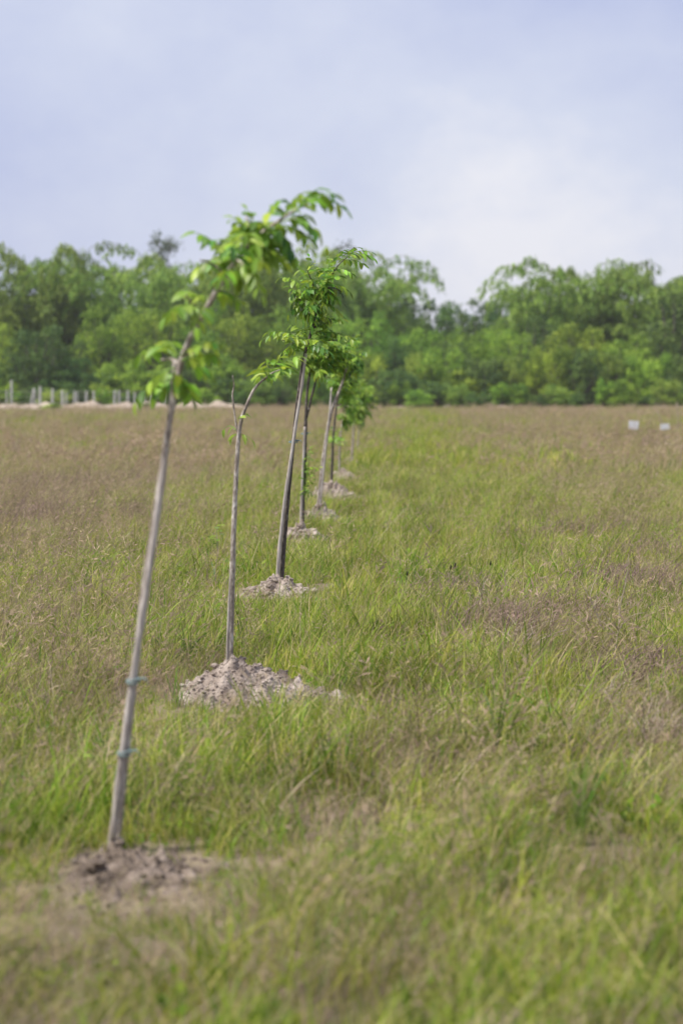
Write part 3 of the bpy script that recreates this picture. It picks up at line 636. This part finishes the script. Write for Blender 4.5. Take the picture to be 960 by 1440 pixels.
# ------------------------------------------------------------------ single plants that stand out of the turf
def plant(name, label, cat, px, py, build):
    g = ground_at(px, py); g.z = float(gz(g.x, g.y)); o = empty(name, g); tag(o, label, cat); build(o, random.Random(int(px*7+py)), np.random.default_rng(int(px+py)))
    return o
def wide_blades(n, h, w, lean, wind, mat, val, name='blade'):
    def go(root, r, nr):
        for k in range(n):
            b = MB(); blades(b, nr, 1, .03, h, w, lean, wind, val, 5); link(name, b.mesh(name, M[mat]), root)
    return go
M['tuft_green'] = plant_mat('broad green blades', [(0, (.11, .22, .035)), (.6, (.19, .33, .055)), (1, (.27, .38, .075))], trans=.42, rough=.45, hue=.012, val=.15)
M['blue_green'] = plant_mat('blue-green broad blades', [(0, (.13, .20, .09)), (1, (.26, .34, .17))], trans=.35, rough=.45, hue=.01, val=.12)
M['weed_dry'] = plant_mat('dry weed', [(0, (.24, .18, .14)), (1, (.45, .37, .29))], trans=.2, rough=.7, hue=.01, val=.15)
plant('grass_clump', 'bright green upright grass clump standing apart in the brownish turf', 'grass clump', 815, 1190, wide_blades(34, (.22, .42), (.006, .010), (.05, .4), .12, 'tuft_green', (0, 1)))
plant('grass_clump', 'green fan of coarse blades beside the tall soil mound', 'grass clump', 250, 990, wide_blades(16, (.12, .26), (.005, .009), (.1, .6), .1, 'tuft_green', (0, 1)))
plant('broadleaf_weed', 'pale blue-green weed with two broad upright blades beside the thin sapling', 'weed', 302, 828, wide_blades(6, (.12, .26), (.014, .022), (.1, .8), -.1, 'blue_green', (0, 1)))
def seedling(root, r, nr):
    stem(root, 'stalk', [Vector((0, 0, 0)), Vector((.01, 0, .12)), Vector((0, 0, .26)), Vector((.01, 0, .34))], [.005, .004, .003], 'twig', 10, 5)
    for k in range(7):
        z = .20 + .022*k; a = r.uniform(0, 6.28); d = Vector((math.cos(a), math.sin(a), r.uniform(-.1, .6))).normalized(); yv = Vector((0, 0, 1)).cross(d).normalized()
        c = bpy.data.objects.new('leaf', LEAFLET['young'][k % 4]); COL.objects.link(c); c.parent = root
        c.matrix_local = Matrix.Translation((.003, 0, z)) @ Matrix((d, yv, d.cross(yv))).transposed().to_4x4() @ Matrix.Diagonal((.085, .11, .085, 1))
plant('broadleaf_seedling', 'small broadleaf seedling with pale green leaves in the grass', 'seedling', 305, 795, seedling)
def stalk(height, lean, nb):
    def go(root, r, nr):
        pts = [Vector((lean*height*t**1.4 + r.uniform(-.006, .006), r.uniform(-.006, .006), height*t)) for t in (0, .2, .4, .6, .8, 1)]
        o, p = stem(root, 'stalk', pts, [.005, .0045, .004, .003, .002, .001], 'twig', 18, 5)
        for k in range(nb):
            q = p[int(len(p)*r.uniform(.2, .8))]; a = r.uniform(0, 6.28); l = r.uniform(.08, .2)
            stem(root, 'twig', [q, q + Vector((math.cos(a)*l*.4, math.sin(a)*l*.4, l*.4)), q + Vector((math.cos(a)*l*.7 + .02, math.sin(a)*l*.7, l*r.uniform(.3, .9)))], [.0025, .002, .001], 'twig', 8, 4)
    return go
plant('dry_weed_stalk', 'tall pale dry weed stalk rising above the brown tangle', 'weed stalk', 862, 960, stalk(.66, .12, 7))
plant('dry_weed_stalk', 'leaning dry weed stalk crossing toward the tallest pale stalk', 'weed stalk', 852, 905, stalk(.42, -.45, 4))
plant('dry_weed_stalk', 'short branched dry weed stalk in the brown patch', 'weed stalk', 672, 890, stalk(.36, .1, 9))
def deadbush(n, h):
    def go(root, r, nr):
        for k in range(n):
            a = r.uniform(0, 6.28); l = h*r.uniform(.5, 1.1); d = Vector((math.cos(a)*r.uniform(.2, 1) + .35, math.sin(a)*.8, r.uniform(.5, 1.2))).normalized()*l
            s0 = Vector((r.uniform(-.08, .08), r.uniform(-.08, .08), 0))
            stem(root, 'twig', [s0, s0 + d*.5 + Vector((r.uniform(-.03, .03), 0, .02)), s0 + d + Vector((r.uniform(-.05, .05), 0, -.04))], [.003, .0022, .001], 'twig', 8, 4)
    return go
plant('dead_bush', 'tangled dry twiggy bush in the brown patch', 'dead bush', 725, 930, deadbush(46, .34))
plant('dead_bush', 'grey-brown twiggy bush among seeding grass, beyond the dry twig tangle', 'dead bush', 925, 1060, deadbush(54, .34))
plant('dead_bush', 'low dry twig tangle beside the tall weed stalk', 'dead bush', 848, 1000, deadbush(36, .26))
M['twig_red'] = noise_mat('reddish brown dead stems', [(0.3, (0.15, 0.10, 0.085)), (0.7, (0.34, 0.25, 0.21))], scale=25, bump=0.2)
def thicket(n, h, w):
    def go(root, r, nr):
        for part in range(1):
            b = MB()
            for k in range(n*2):
                a = r.uniform(0, 6.28); l = h*r.uniform(.5, 1.35); d = Vector((math.cos(a)*r.uniform(.1, .8) + .3, math.sin(a)*.7, r.uniform(.6, 1.3))).normalized()*l
                s0 = Vector((r.gauss(0, w), r.gauss(0, w), 0)); rad = .0022 + .00004*root.location.y
                b.tube(smooth_path([s0, s0 + d*.5 + Vector((r.uniform(-.03, .03), 0, .02)), s0 + d + Vector((r.uniform(-.05, .08), 0, -.04))], 5), [rad, rad, rad*.8, rad*.6, rad*.4], 4)
            tag(link('stems', b.mesh('stems', M['twig_red']), root), kind='stuff')
    return go
for q, n_, h_, w_ in (((45, 742), 240, .36, .45), ((95, 715), 200, .36, .5), ((20, 700), 240, .4, .6), ((205, 735), 150, .30, .4), ((150, 690), 200, .38, .7), ((700, 905), 170, .24, .16), ((765, 880), 160, .24, .2), ((640, 850), 110, .22, .2), ((905, 965), 160, .24, .16), ((870, 830), 160, .26, .25), ((940, 790), 160, .28, .3), ((800, 760), 150, .28, .35)):
    o = plant('dead_thicket', 'patch of reddish brown dead stems standing in the grass', 'dead plants', *q, thicket(n_, h_, w_)); o['group'] = 'reddish dead patches in the field'
def knob(h):
    def go(root, r, nr):
        stem(root, 'stalk', [Vector((0, 0, 0)), Vector((.02, 0, h*.6)), Vector((.03, 0, h))], [.002, .0016, .0012], 'twig', 10, 4)
        b = MB(); b.tube([Vector((.03, 0, h - .008)), Vector((.031, 0, h)), Vector((.033, 0, h + .016)), Vector((.034, 0, h + .026))], [.0025, .006, .0055, .0015], 7); link('seed_head', b.mesh('seed_head', M['seed_black'], True), root)
    return go
for q in ((633, 845), (683, 840), (792, 862), (566, 858), (627, 848)):
    o = plant('seeding_weed', 'thin weed stalk topped by a small black seed head', 'weed', *q, knob(.22)); o['group'] = 'weeds with black seed heads'

# ------------------------------------------------------------------ far trees
def leaf_quads(mb, C, D, Nn, L, Wd, val):
    """diamond leaves: centres C, long direction D, face normal Nn"""
    D = D/np.linalg.norm(D, axis=1, keepdims=True); S_ = np.cross(D, Nn); S_ /= np.linalg.norm(S_, axis=1, keepdims=True) + 1e-9
    L = L[:, None]; Wd = Wd[:, None]; n = len(C)
    V = np.stack([C - D*L*.5, C + S_*Wd*.5 - D*L*.05, C + D*L*.5, C - S_*Wd*.5 - D*L*.05], 1).reshape(-1, 3)
    F_ = np.arange(4*n).reshape(n, 4)
    mb.addnp(V, F_, np.repeat(val, 4))
def unit(r, n):
    v = r.normal(0, 1, (n, 3)); return v/np.linalg.norm(v, axis=1, keepdims=True)
def bamboo_proto(seed, H=14.0, nc=44, spread=3.6):
    """clump of arching culms with feathery drooping sprays"""
    r = np.random.default_rng(seed); rr = random.Random(seed); cb, lb = MB(), MB()
    for k in range(nc):
        an = rr.uniform(0, 6.283); tall_ = rr.random() < .42; out = (rr.uniform(.6, 1.25) if tall_ else rr.uniform(.2, .9))*spread
        h = H*(rr.uniform(.84, .99) if tall_ else rr.uniform(.38, .74)); b0 = Vector((math.cos(an), math.sin(an), 0))*rr.uniform(.1, 1.0)
        dirv = Vector((math.cos(an), math.sin(an), 0)); th0 = rr.uniform(.02, .20); bend = rr.uniform(2.1, 3.0) if tall_ else rr.uniform(1.3, 2.6)
        pts = [b0]; ln = h*1.13/14
        for i in range(14):
            s = (i+.5)/14; th = th0 + bend*s**3.4
            pts.append(pts[-1] + dirv*math.sin(th)*ln + Vector((.10*s, 0, math.cos(th)*ln)))
        cb.tube(pts, [.055*(1-.85*i/14) + .006 for i in range(15)], 4)
        lv = rr.uniform(-.15, .15)
        for j in range(30):
            s = 1 - .80*(j + rr.random())/34; t = s*14; i = min(int(t), 13); p = pts[i].lerp(pts[i+1], t-i)
            q = int(10 + 8*(1-s)); rad = .30 + .80*(1-s); off = Vector((rr.uniform(-1, 1), rr.uniform(-1, 1), rr.uniform(-.3, .3)))*(1.3*(1-s))
            u = unit(r, q); C = np.array(p + off) + u*(r.uniform(.2, 1, q)*rad)[:, None]*np.array([1, 1, .6]) - np.array([0, 0, 1])*(r.uniform(.0, .55, q)*(.4 + s*.6))[:, None]
            D = u*.5 + np.array(dirv)*.4 + np.array([.15, 0, -.8]); Nn = u*np.array([1, 1, .5]) + np.array([0, 0, .7]) + .5*unit(r, q)
            leaf_quads(lb, C, D, Nn, r.uniform(.28, .55, q), r.uniform(.09, .18, q), np.clip(r.normal(.5, .18, q) + lv + .10*(s-.6), 0, 1))
    return cb.mesh('culms', M['culm'], True), lb.mesh('foliage', M['leaf_bamboo'])
def round_proto(seed, nl, mat, lobes, flat=1.0, leaf=(.28, .5), trunk_h=.35, hang=0.3):
    """unit crown about 2 wide, 2 tall with its foot at z = 0, made of leafy lobes on limbs"""
    r = np.random.default_rng(seed); rr = random.Random(seed); tb, lb = MB(), MB()
    cs = []
    for k in range(lobes*3):
        a = 2.399*k + rr.uniform(-.4, .4); t = (k+.5)/(lobes*3); z = .30 + 1.30*t; q = (.80*math.sqrt(max(0, 1-((z-.75)/1.0)**2)) if z > .75 else .80)*rr.uniform(.45, 1.08)
        cs.append((np.array([math.cos(a)*q, math.sin(a)*q, z*flat*rr.uniform(.82, 1.08)]), rr.uniform(.12, .33)))
    for k in range(7):                                          # shoots that break the outline
        a = rr.uniform(0, 6.283); q = rr.uniform(.3, .95); cs.append((np.array([math.cos(a)*q, math.sin(a)*q, (1.75-.7*q)*flat]), rr.uniform(.07, .13)))
    for k in range(5): cs.append((np.array([rr.uniform(-.35, .35), rr.uniform(-.35, .35), rr.uniform(.5, 1.2)*flat]), .42))
    tb.tube([(0, 0, -.05), (.02, 0, .3), (0, .02, .8*flat)], [.06, .05, .03], 6)
    tot = sum(R*R for c, R in cs)
    for c, R in cs:
        per = max(40, int(nl*R*R/tot))
        tb.tube([(0, 0, .25), tuple(c*.6 + np.array([0, 0, .05])), tuple(c)], [.03, .02, .006], 4)
        u = unit(r, per); u[:, 2] = np.where(r.uniform(0, 1, per) < .6, np.abs(u[:, 2]), u[:, 2]); sh = r.uniform(.35, 1, per)**.4
        bump = 1 + .25*np.sin(u[:, 0]*7 + seed)*np.sin(u[:, 1]*6 + 2) + .14*np.sin(u[:, 2]*11 + seed) + .10*r.normal(0, 1, per)
        C = c + u*(R*sh*bump)[:, None]*np.array([1, 1, .82]); C[:, 2] = np.abs(C[:, 2] - .04) + .02
        D = unit(r, per) + np.array([.1, 0, -hang]); Nn = u + .5*unit(r, per)
        leaf_quads(lb, C, D, Nn, r.uniform(*leaf, per)*.15, r.uniform(*leaf, per)*.10, np.clip(r.normal(.5, .18, per) + rr.uniform(-.30, .30), 0, 1))
    return tb.mesh('trunk', M['wood'], True), lb.mesh('crown', M[mat])
def sparse_proto(seed, H, spread, nb, leafn):
    r = np.random.default_rng(seed); rr = random.Random(seed); tb, lb = MB(), MB()
    for sx in (-.35, .3):
        pts = [Vector((sx*.3, 0, 0)), Vector((sx, 0, H*.5)), Vector((sx*1.6, .1, H*.98))]
        tb.tube(smooth_path(pts, 10), [.14*(1-.8*i/9) for i in range(10)], 5)
        for k in range(nb):
            s = rr.uniform(.62, 1); p = pts[1].lerp(pts[2], (s-.5)*2); a = rr.uniform(0, 6.283); l = spread*rr.uniform(.4, 1)*(1.15-s*.5)
            e = p + Vector((math.cos(a)*l, math.sin(a)*l, l*rr.uniform(-.1, .7))); tb.tube([p, p.lerp(e, .5) + Vector((0, 0, .1)), e], [.045, .03, .012], 4)
            C = np.array(e) + r.normal(0, .30, (leafn, 3)); leaf_quads(lb, C, unit(r, leafn), unit(r, leafn), r.uniform(.2, .4, leafn), r.uniform(.10, .18, leafn), r.uniform(0, 1, leafn))
    return tb.mesh('trunk', M['wood'], True), lb.mesh('crown', M['leaf_grey'])

def place(name, label, cat, group, meshes, names, px, top, Y, scale_xy, natural_h, natural_r, width_px=None, rz=None, r=random.Random(5)):
    foot = at(px, 560, Y); h = (at(px, top, Y).z); natural_h = TOPZ[meshes[1].name]
    o = empty(name, (foot.x, Y, 0.0), r.uniform(-3.1, 3.1) if rz is None else rz); tag(o, label, cat, group)
    sz = h/natural_h; sxy = (width_px*Y/F/2/natural_r) if width_px else sz*.82
    o.scale = (sxy, sxy, sz)
    for me, nm in zip(meshes, names): link(nm, me, o)
    return o
TOPZ = {}
BAM = [bamboo_proto(100+k, 14.0, 46 + 4*(k % 2), 2.6 + .4*k) for k in range(4)]
DARK = [round_proto(200+k, 6500, 'leaf_dark', 7 + 2*k, 1.0, (.28, .55)) for k in range(3)]
VINE = [round_proto(300+k, 7500, 'leaf_vine', 7 + 3*k, .95, (.26, .5), hang=.6) for k in range(4)]
BUSH = [round_proto(400+k, 4200, m_, 4 + k, .9, (.40, .75)) for k, m_ in enumerate(('leaf_vine', 'leaf_vine', 'leaf_dark', 'leaf_bamboo', 'leaf_dark'))]

for me in [q[1] for q in BAM + DARK + VINE + BUSH]:
    zz_ = np.sort(np.array([v.co.z for v in me.vertices])); TOPZ[me.name] = float(zz_[int(len(zz_)*.9992)])
GB = 'bamboo clumps of the wood behind the field'
bam_spec = [(-75, 410, 245), (-35, 420, 240), (8, 412, 246), (58, 344, 243), (106, 374, 250), (140, 362, 246), (203, 376, 242), (262, 352, 250), (312, 384, 246), (356, 378, 250), (398, 352, 247), (445, 350, 252), (478, 368, 248), (514, 374, 244), (752, 398, 246), (784, 370, 244), (828, 374, 248), (870, 412, 250), (903, 386, 244), (942, 384, 249), (990, 396, 246), (1035, 385, 248)]
for k, (px, top, Y) in enumerate(bam_spec):
    lb_ = {3: 'tallest feathery bamboo clump with drooping plumes beyond the fence posts', 13: 'arching bamboo clump at the end of the tall bamboos, next to the low skyline', 15: 'broad tall bamboo clump rising at the other end of the low skyline', 16: 'bamboo clump with a curled tip beside the broad tall one', 4: 'bamboo clump next to the tallest one, behind the dark hollow-sided climber tree', 6: 'bamboo clump just below the nearly bare twin-stemmed tree', 9: 'bamboo clump behind the crown of the most bent sapling', 12: 'bamboo clump behind the crown of the straight full-crowned sapling', 18: 'bamboo clump past the dip beside the curled-tip one', 19: 'bamboo clump behind the large dark tree at the wood edge'}.get(k, 'feathery green bamboo clump standing in the tall back row of the wood')
    place('bamboo_clump', lb_, 'bamboo', GB, BAM[(k + 2) % 4], ('culms', 'foliage'), px, top - 4, Y, 1.0, 14.0*.885, 3.6)
class _D(dict):
    def __missing__(s, k): return 15.9
TOPZ = _D(TOPZ)
tall = sparse_proto(501, 15.5, 1.7, 22, 30)
place('sparse_tree', 'thin twin-stemmed nearly bare tree sticking up above the bamboo', 'tree', None, tall, ('trunk', 'crown'), 232, 326, 256, 1, 15.9, 1.7, rz=0.2)
place('sparse_tree', 'thin grey open-crowned tree behind the straight sapling', 'tree', None, sparse_proto(502, 15.5, 1.6, 18, 26), ('trunk', 'crown'), 478, 336, 262, 1, 15.9, 1.7, rz=0.5)
GD = 'dark trees at the back of the wood'
for k, (px, top, Y, w) in enumerate([(568, 412, 268, 100), (604, 420, 272, 90), (642, 424, 270, 90), (680, 420, 274, 90), (712, 418, 268, 80), (585, 436, 256, 80), (660, 440, 258, 90), (20, 462, 262, 150), (140, 450, 264, 150), (270, 440, 266, 150), (370, 440, 264, 140), (470, 440, 266, 140), (770, 450, 264, 130), (850, 450, 266, 130), (930, 445, 264, 130), (1010, 425, 266, 150), (-60, 430, 264, 150)]):
    place('dark_tree', 'dark green round-crowned tree along the low skyline' if k < 7 else 'dark green tree filling the wood behind the bamboo', 'tree', 'dark trees of the low skyline' if k < 7 else GD, DARK[k % 3], ('trunk', 'crown'), px, top, Y, 1, 1.75, 1.0, w)
GM = 'climber-covered trees in the middle of the wood'
mid_spec = [(140, 428, 222, 110, 'v', 'climber-covered tree with a bright sloping edge and a dark hollow side'), (52, 458, 212, 115, 'd', 'dark rounded tree standing behind the first fence posts'),
  (-20, 455, 220, 120, 'v', None), (205, 432, 226, 120, 'v', None), (285, 420, 228, 120, 'v', None), (345, 440, 224, 110, 'v', None), (405, 432, 228, 120, 'v', None), (470, 440, 226, 110, 'v', None), (545, 438, 230, 110, 'v', None), (600, 462, 222, 90, 'v', None),
  (655, 458, 228, 90, 'v', None), (705, 462, 226, 90, 'v', None), (752, 440, 232, 80, 'd', None), (815, 455, 220, 130, 'v', 'broad climber-draped tree with a bright rounded top'), (878, 470, 218, 110, 'v', None), (948, 408, 224, 130, 'd', 'large dark tree at the wood edge near the two white boards'), (1010, 440, 222, 120, 'v', None), (560, 470, 220, 70, 'd', None), (635, 480, 218, 80, 'd', None), (100, 480, 216, 70, 'd', None)]
for k, (px, top, Y, w, t, lb_) in enumerate(mid_spec):
    pr = VINE[k % 4] if t == 'v' else DARK[k % 3]
    place('leafy_tree', lb_ or ('light green climber-covered tree in the middle of the wood' if t == 'v' else 'dark leafy tree between the climber-covered trees'), 'tree', GM, pr, ('trunk', 'crown'), px, top, Y, 1, 1.72, 1.0, w)
rb = random.Random(77); k = 0; px = -60
while px < 1040:
    top = rb.uniform(486, 520) if px > 470 else rb.uniform(496, 528)
    place('shrub', 'rounded green shrub along the edge of the wood', 'shrub', 'shrubs along the edge of the wood', BUSH[k % 4] if px > 430 else BUSH[rb.choice((0, 2, 3, 4))], ('stems', 'foliage'), px, top, rb.uniform(209, 215), 1, 1.5, 1.0, rb.uniform(48, 105)); k += 1
    px += rb.uniform(26, 40)
px = -60
while px < 1040:
    place('low_shrub', 'low green shrub at the foot of the wood', 'shrub', 'low shrubs at the foot of the wood', BUSH[k % 5], ('stems', 'foliage'), px, rb.uniform(528, 556), rb.uniform(204, 208), 1, 1.5, 1.0, rb.uniform(28, 66)); k += 1
    px += rb.uniform(22, 36)
place('bright_shrub', 'small bright green shrub in front of the fence', 'shrub', None, BUSH[0], ('stems', 'foliage'), 146, 545, 196, 1, 1.5, 1.0, 24)
place('bright_shrub', 'low spreading shrub on the sand bank', 'shrub', None, BUSH[1], ('stems', 'foliage'), 72, 567, 179, 1, 1.5, 1.0, 38)
place('bright_shrub', 'dull green low shrub at the end of the sand bank', 'shrub', None, BUSH[2], ('stems', 'foliage'), 207, 566, 190, 1, 1.5, 1.0, 26)

# ------------------------------------------------------------------ fence
fence = empty('wire_fence', (-30, 198, 0)); tag(fence, 'row of pale weathered posts with thin wires behind the sand bank', 'fence')
def fpos(px, Y=200): q = at(px, 560, Y); return q.x, Y
rf = random.Random(3); tops = []
for (px, top, lean, w) in [(-22, 545, .02, .15), (-3, 543, -.03, .15), (10, 549, 0, .11), (16.5, 535, .0, .17), (41, 546, .22, .16), (50, 548, 0, .11), (57, 544, .02, .19), (73, 547, .03, .19), (89, 549, -.02, .18), (94, 552, 0, .11), (104, 550, .03, .17), (109, 551, 0, .10), (121, 550, .02, .17), (133, 550, -.03, .15), (145, 552, 0, .12), (161, 549, .05, .16), (168, 549, -.02, .16), (179, 549, .03, .16), (190, 552, 0, .13), (204, 552, .02, .12), (213, 553, -.03, .12), (232, 553, 0, .12)]:
    x, Y = fpos(px); h = at(px, top, Y).z; b = MB(); hw = w/2
    pts = [Vector((0, 0, -.3)), Vector((lean*h*.5, 0, h*.5)), Vector((lean*h, 0, h - .04)), Vector((lean*h, 0, h))]
    b.tube(pts, [hw*1.15, hw*1.05, hw, hw*.6], 7, .5, True, .12)
    o = link('post', b.mesh('post', M['post']), fence); o.location = (x + 30, Y - 198 + rf.uniform(-.3, .3), 0)
    tops.append((x + 30, 2, h))
for z in (.75, 1.2, 1.65):
    b = MB(); b.tube([Vector((t[0], 2.0, z - .04*(i % 2))) for i, t in enumerate(tops)], [.012]*len(tops), 4); link('wire', b.mesh('wire', M['wire']), fence)

# ------------------------------------------------------------------ small white boards and sticks in the far grass
def board(label, px, py, Y, w, h, tilt):
    g = at(px, py, Y); o = empty('white_board', (g.x, Y, 0)); tag(o, label, 'board', 'white boards in the far grass')
    b = MB(); x, t, z0 = w/2, .012, g.z - h/2
    vs_ = [(-x, -t, 0), (x, -t, 0), (x, t, 0), (-x, t, 0), (-x, -t, h), (x, -t, h), (x, t, h), (-x, t, h)]
    b.add(vs_, [(0, 3, 2, 1), (4, 5, 6, 7), (0, 1, 5, 4), (1, 2, 6, 5), (2, 3, 7, 6), (3, 0, 4, 7)]); p = link('panel', b.mesh('panel', M['white']), o); p.location = (0, 0, z0); p.rotation_euler = (0, tilt, .1)
    b = MB(); b.tube([Vector((0, .03, -.1)), Vector((0, .03, z0 + h*.8))], [.018, .016], 6); link('stick', b.mesh('stick', M['stake']), o)
board('square white board on a stick in the far grass', 890, 598, 76, .31, .27, .05)
board('smaller white board beside the leaning dry stick', 934.5, 600, 76, .28, .18, -.08)
def stick(label, x0, y0, x1, y1, Y, r_):
    a = at(x0, y0, Y); e = at(x1, y1, Y); o = empty('dry_stick', (a.x, Y, 0)); tag(o, label, 'stick')
    b = MB(); b.tube(smooth_path([Vector((0, 0, -.1)), Vector(((e.x-a.x)*.5 + .03, 0, e.z*.5)), Vector((e.x-a.x, 0, e.z))], 8), [r_*(1-.07*i) for i in range(8)], 6); link('shaft', b.mesh('shaft', M['twig'], True), o)
stick('thin dry stick leaning between the two white boards', 938, 612, 922, 576, 76, .025)
stick('upright dry stick past the smaller white board', 951, 612, 951, 566, 76, .022)

# ------------------------------------------------------------------ the moist air over the field
m, nt, N = mat_new('thin haze'); out = N('ShaderNodeOutputMaterial'); pv = N('ShaderNodeVolumePrincipled')
pv.inputs['Color'].default_value = (.93, .95, 1.0, 1); pv.inputs['Density'].default_value = 0.00017; pv.inputs['Anisotropy'].default_value = 0.2
nt.links.new(pv.outputs[0], out.inputs['Volume'])
b = MB(); x0, x1, y0, y1, z0, z1 = float(gx[0])-20, float(gx[-1])+20, float(gy[0])-20, float(gy[-1])+20, -1.5, 26.0
b.add([(x0, y0, z0), (x1, y0, z0), (x1, y1, z0), (x0, y1, z0), (x0, y0, z1), (x1, y0, z1), (x1, y1, z1), (x0, y1, z1)], [(0, 3, 2, 1), (4, 5, 6, 7), (0, 1, 5, 4), (1, 2, 6, 5), (2, 3, 7, 6), (3, 0, 4, 7)])
tag(link('haze', b.mesh('haze', m)), 'thin pale haze over the field and wood', 'haze', kind='stuff')
scene.cycles.volume_bounces = 1
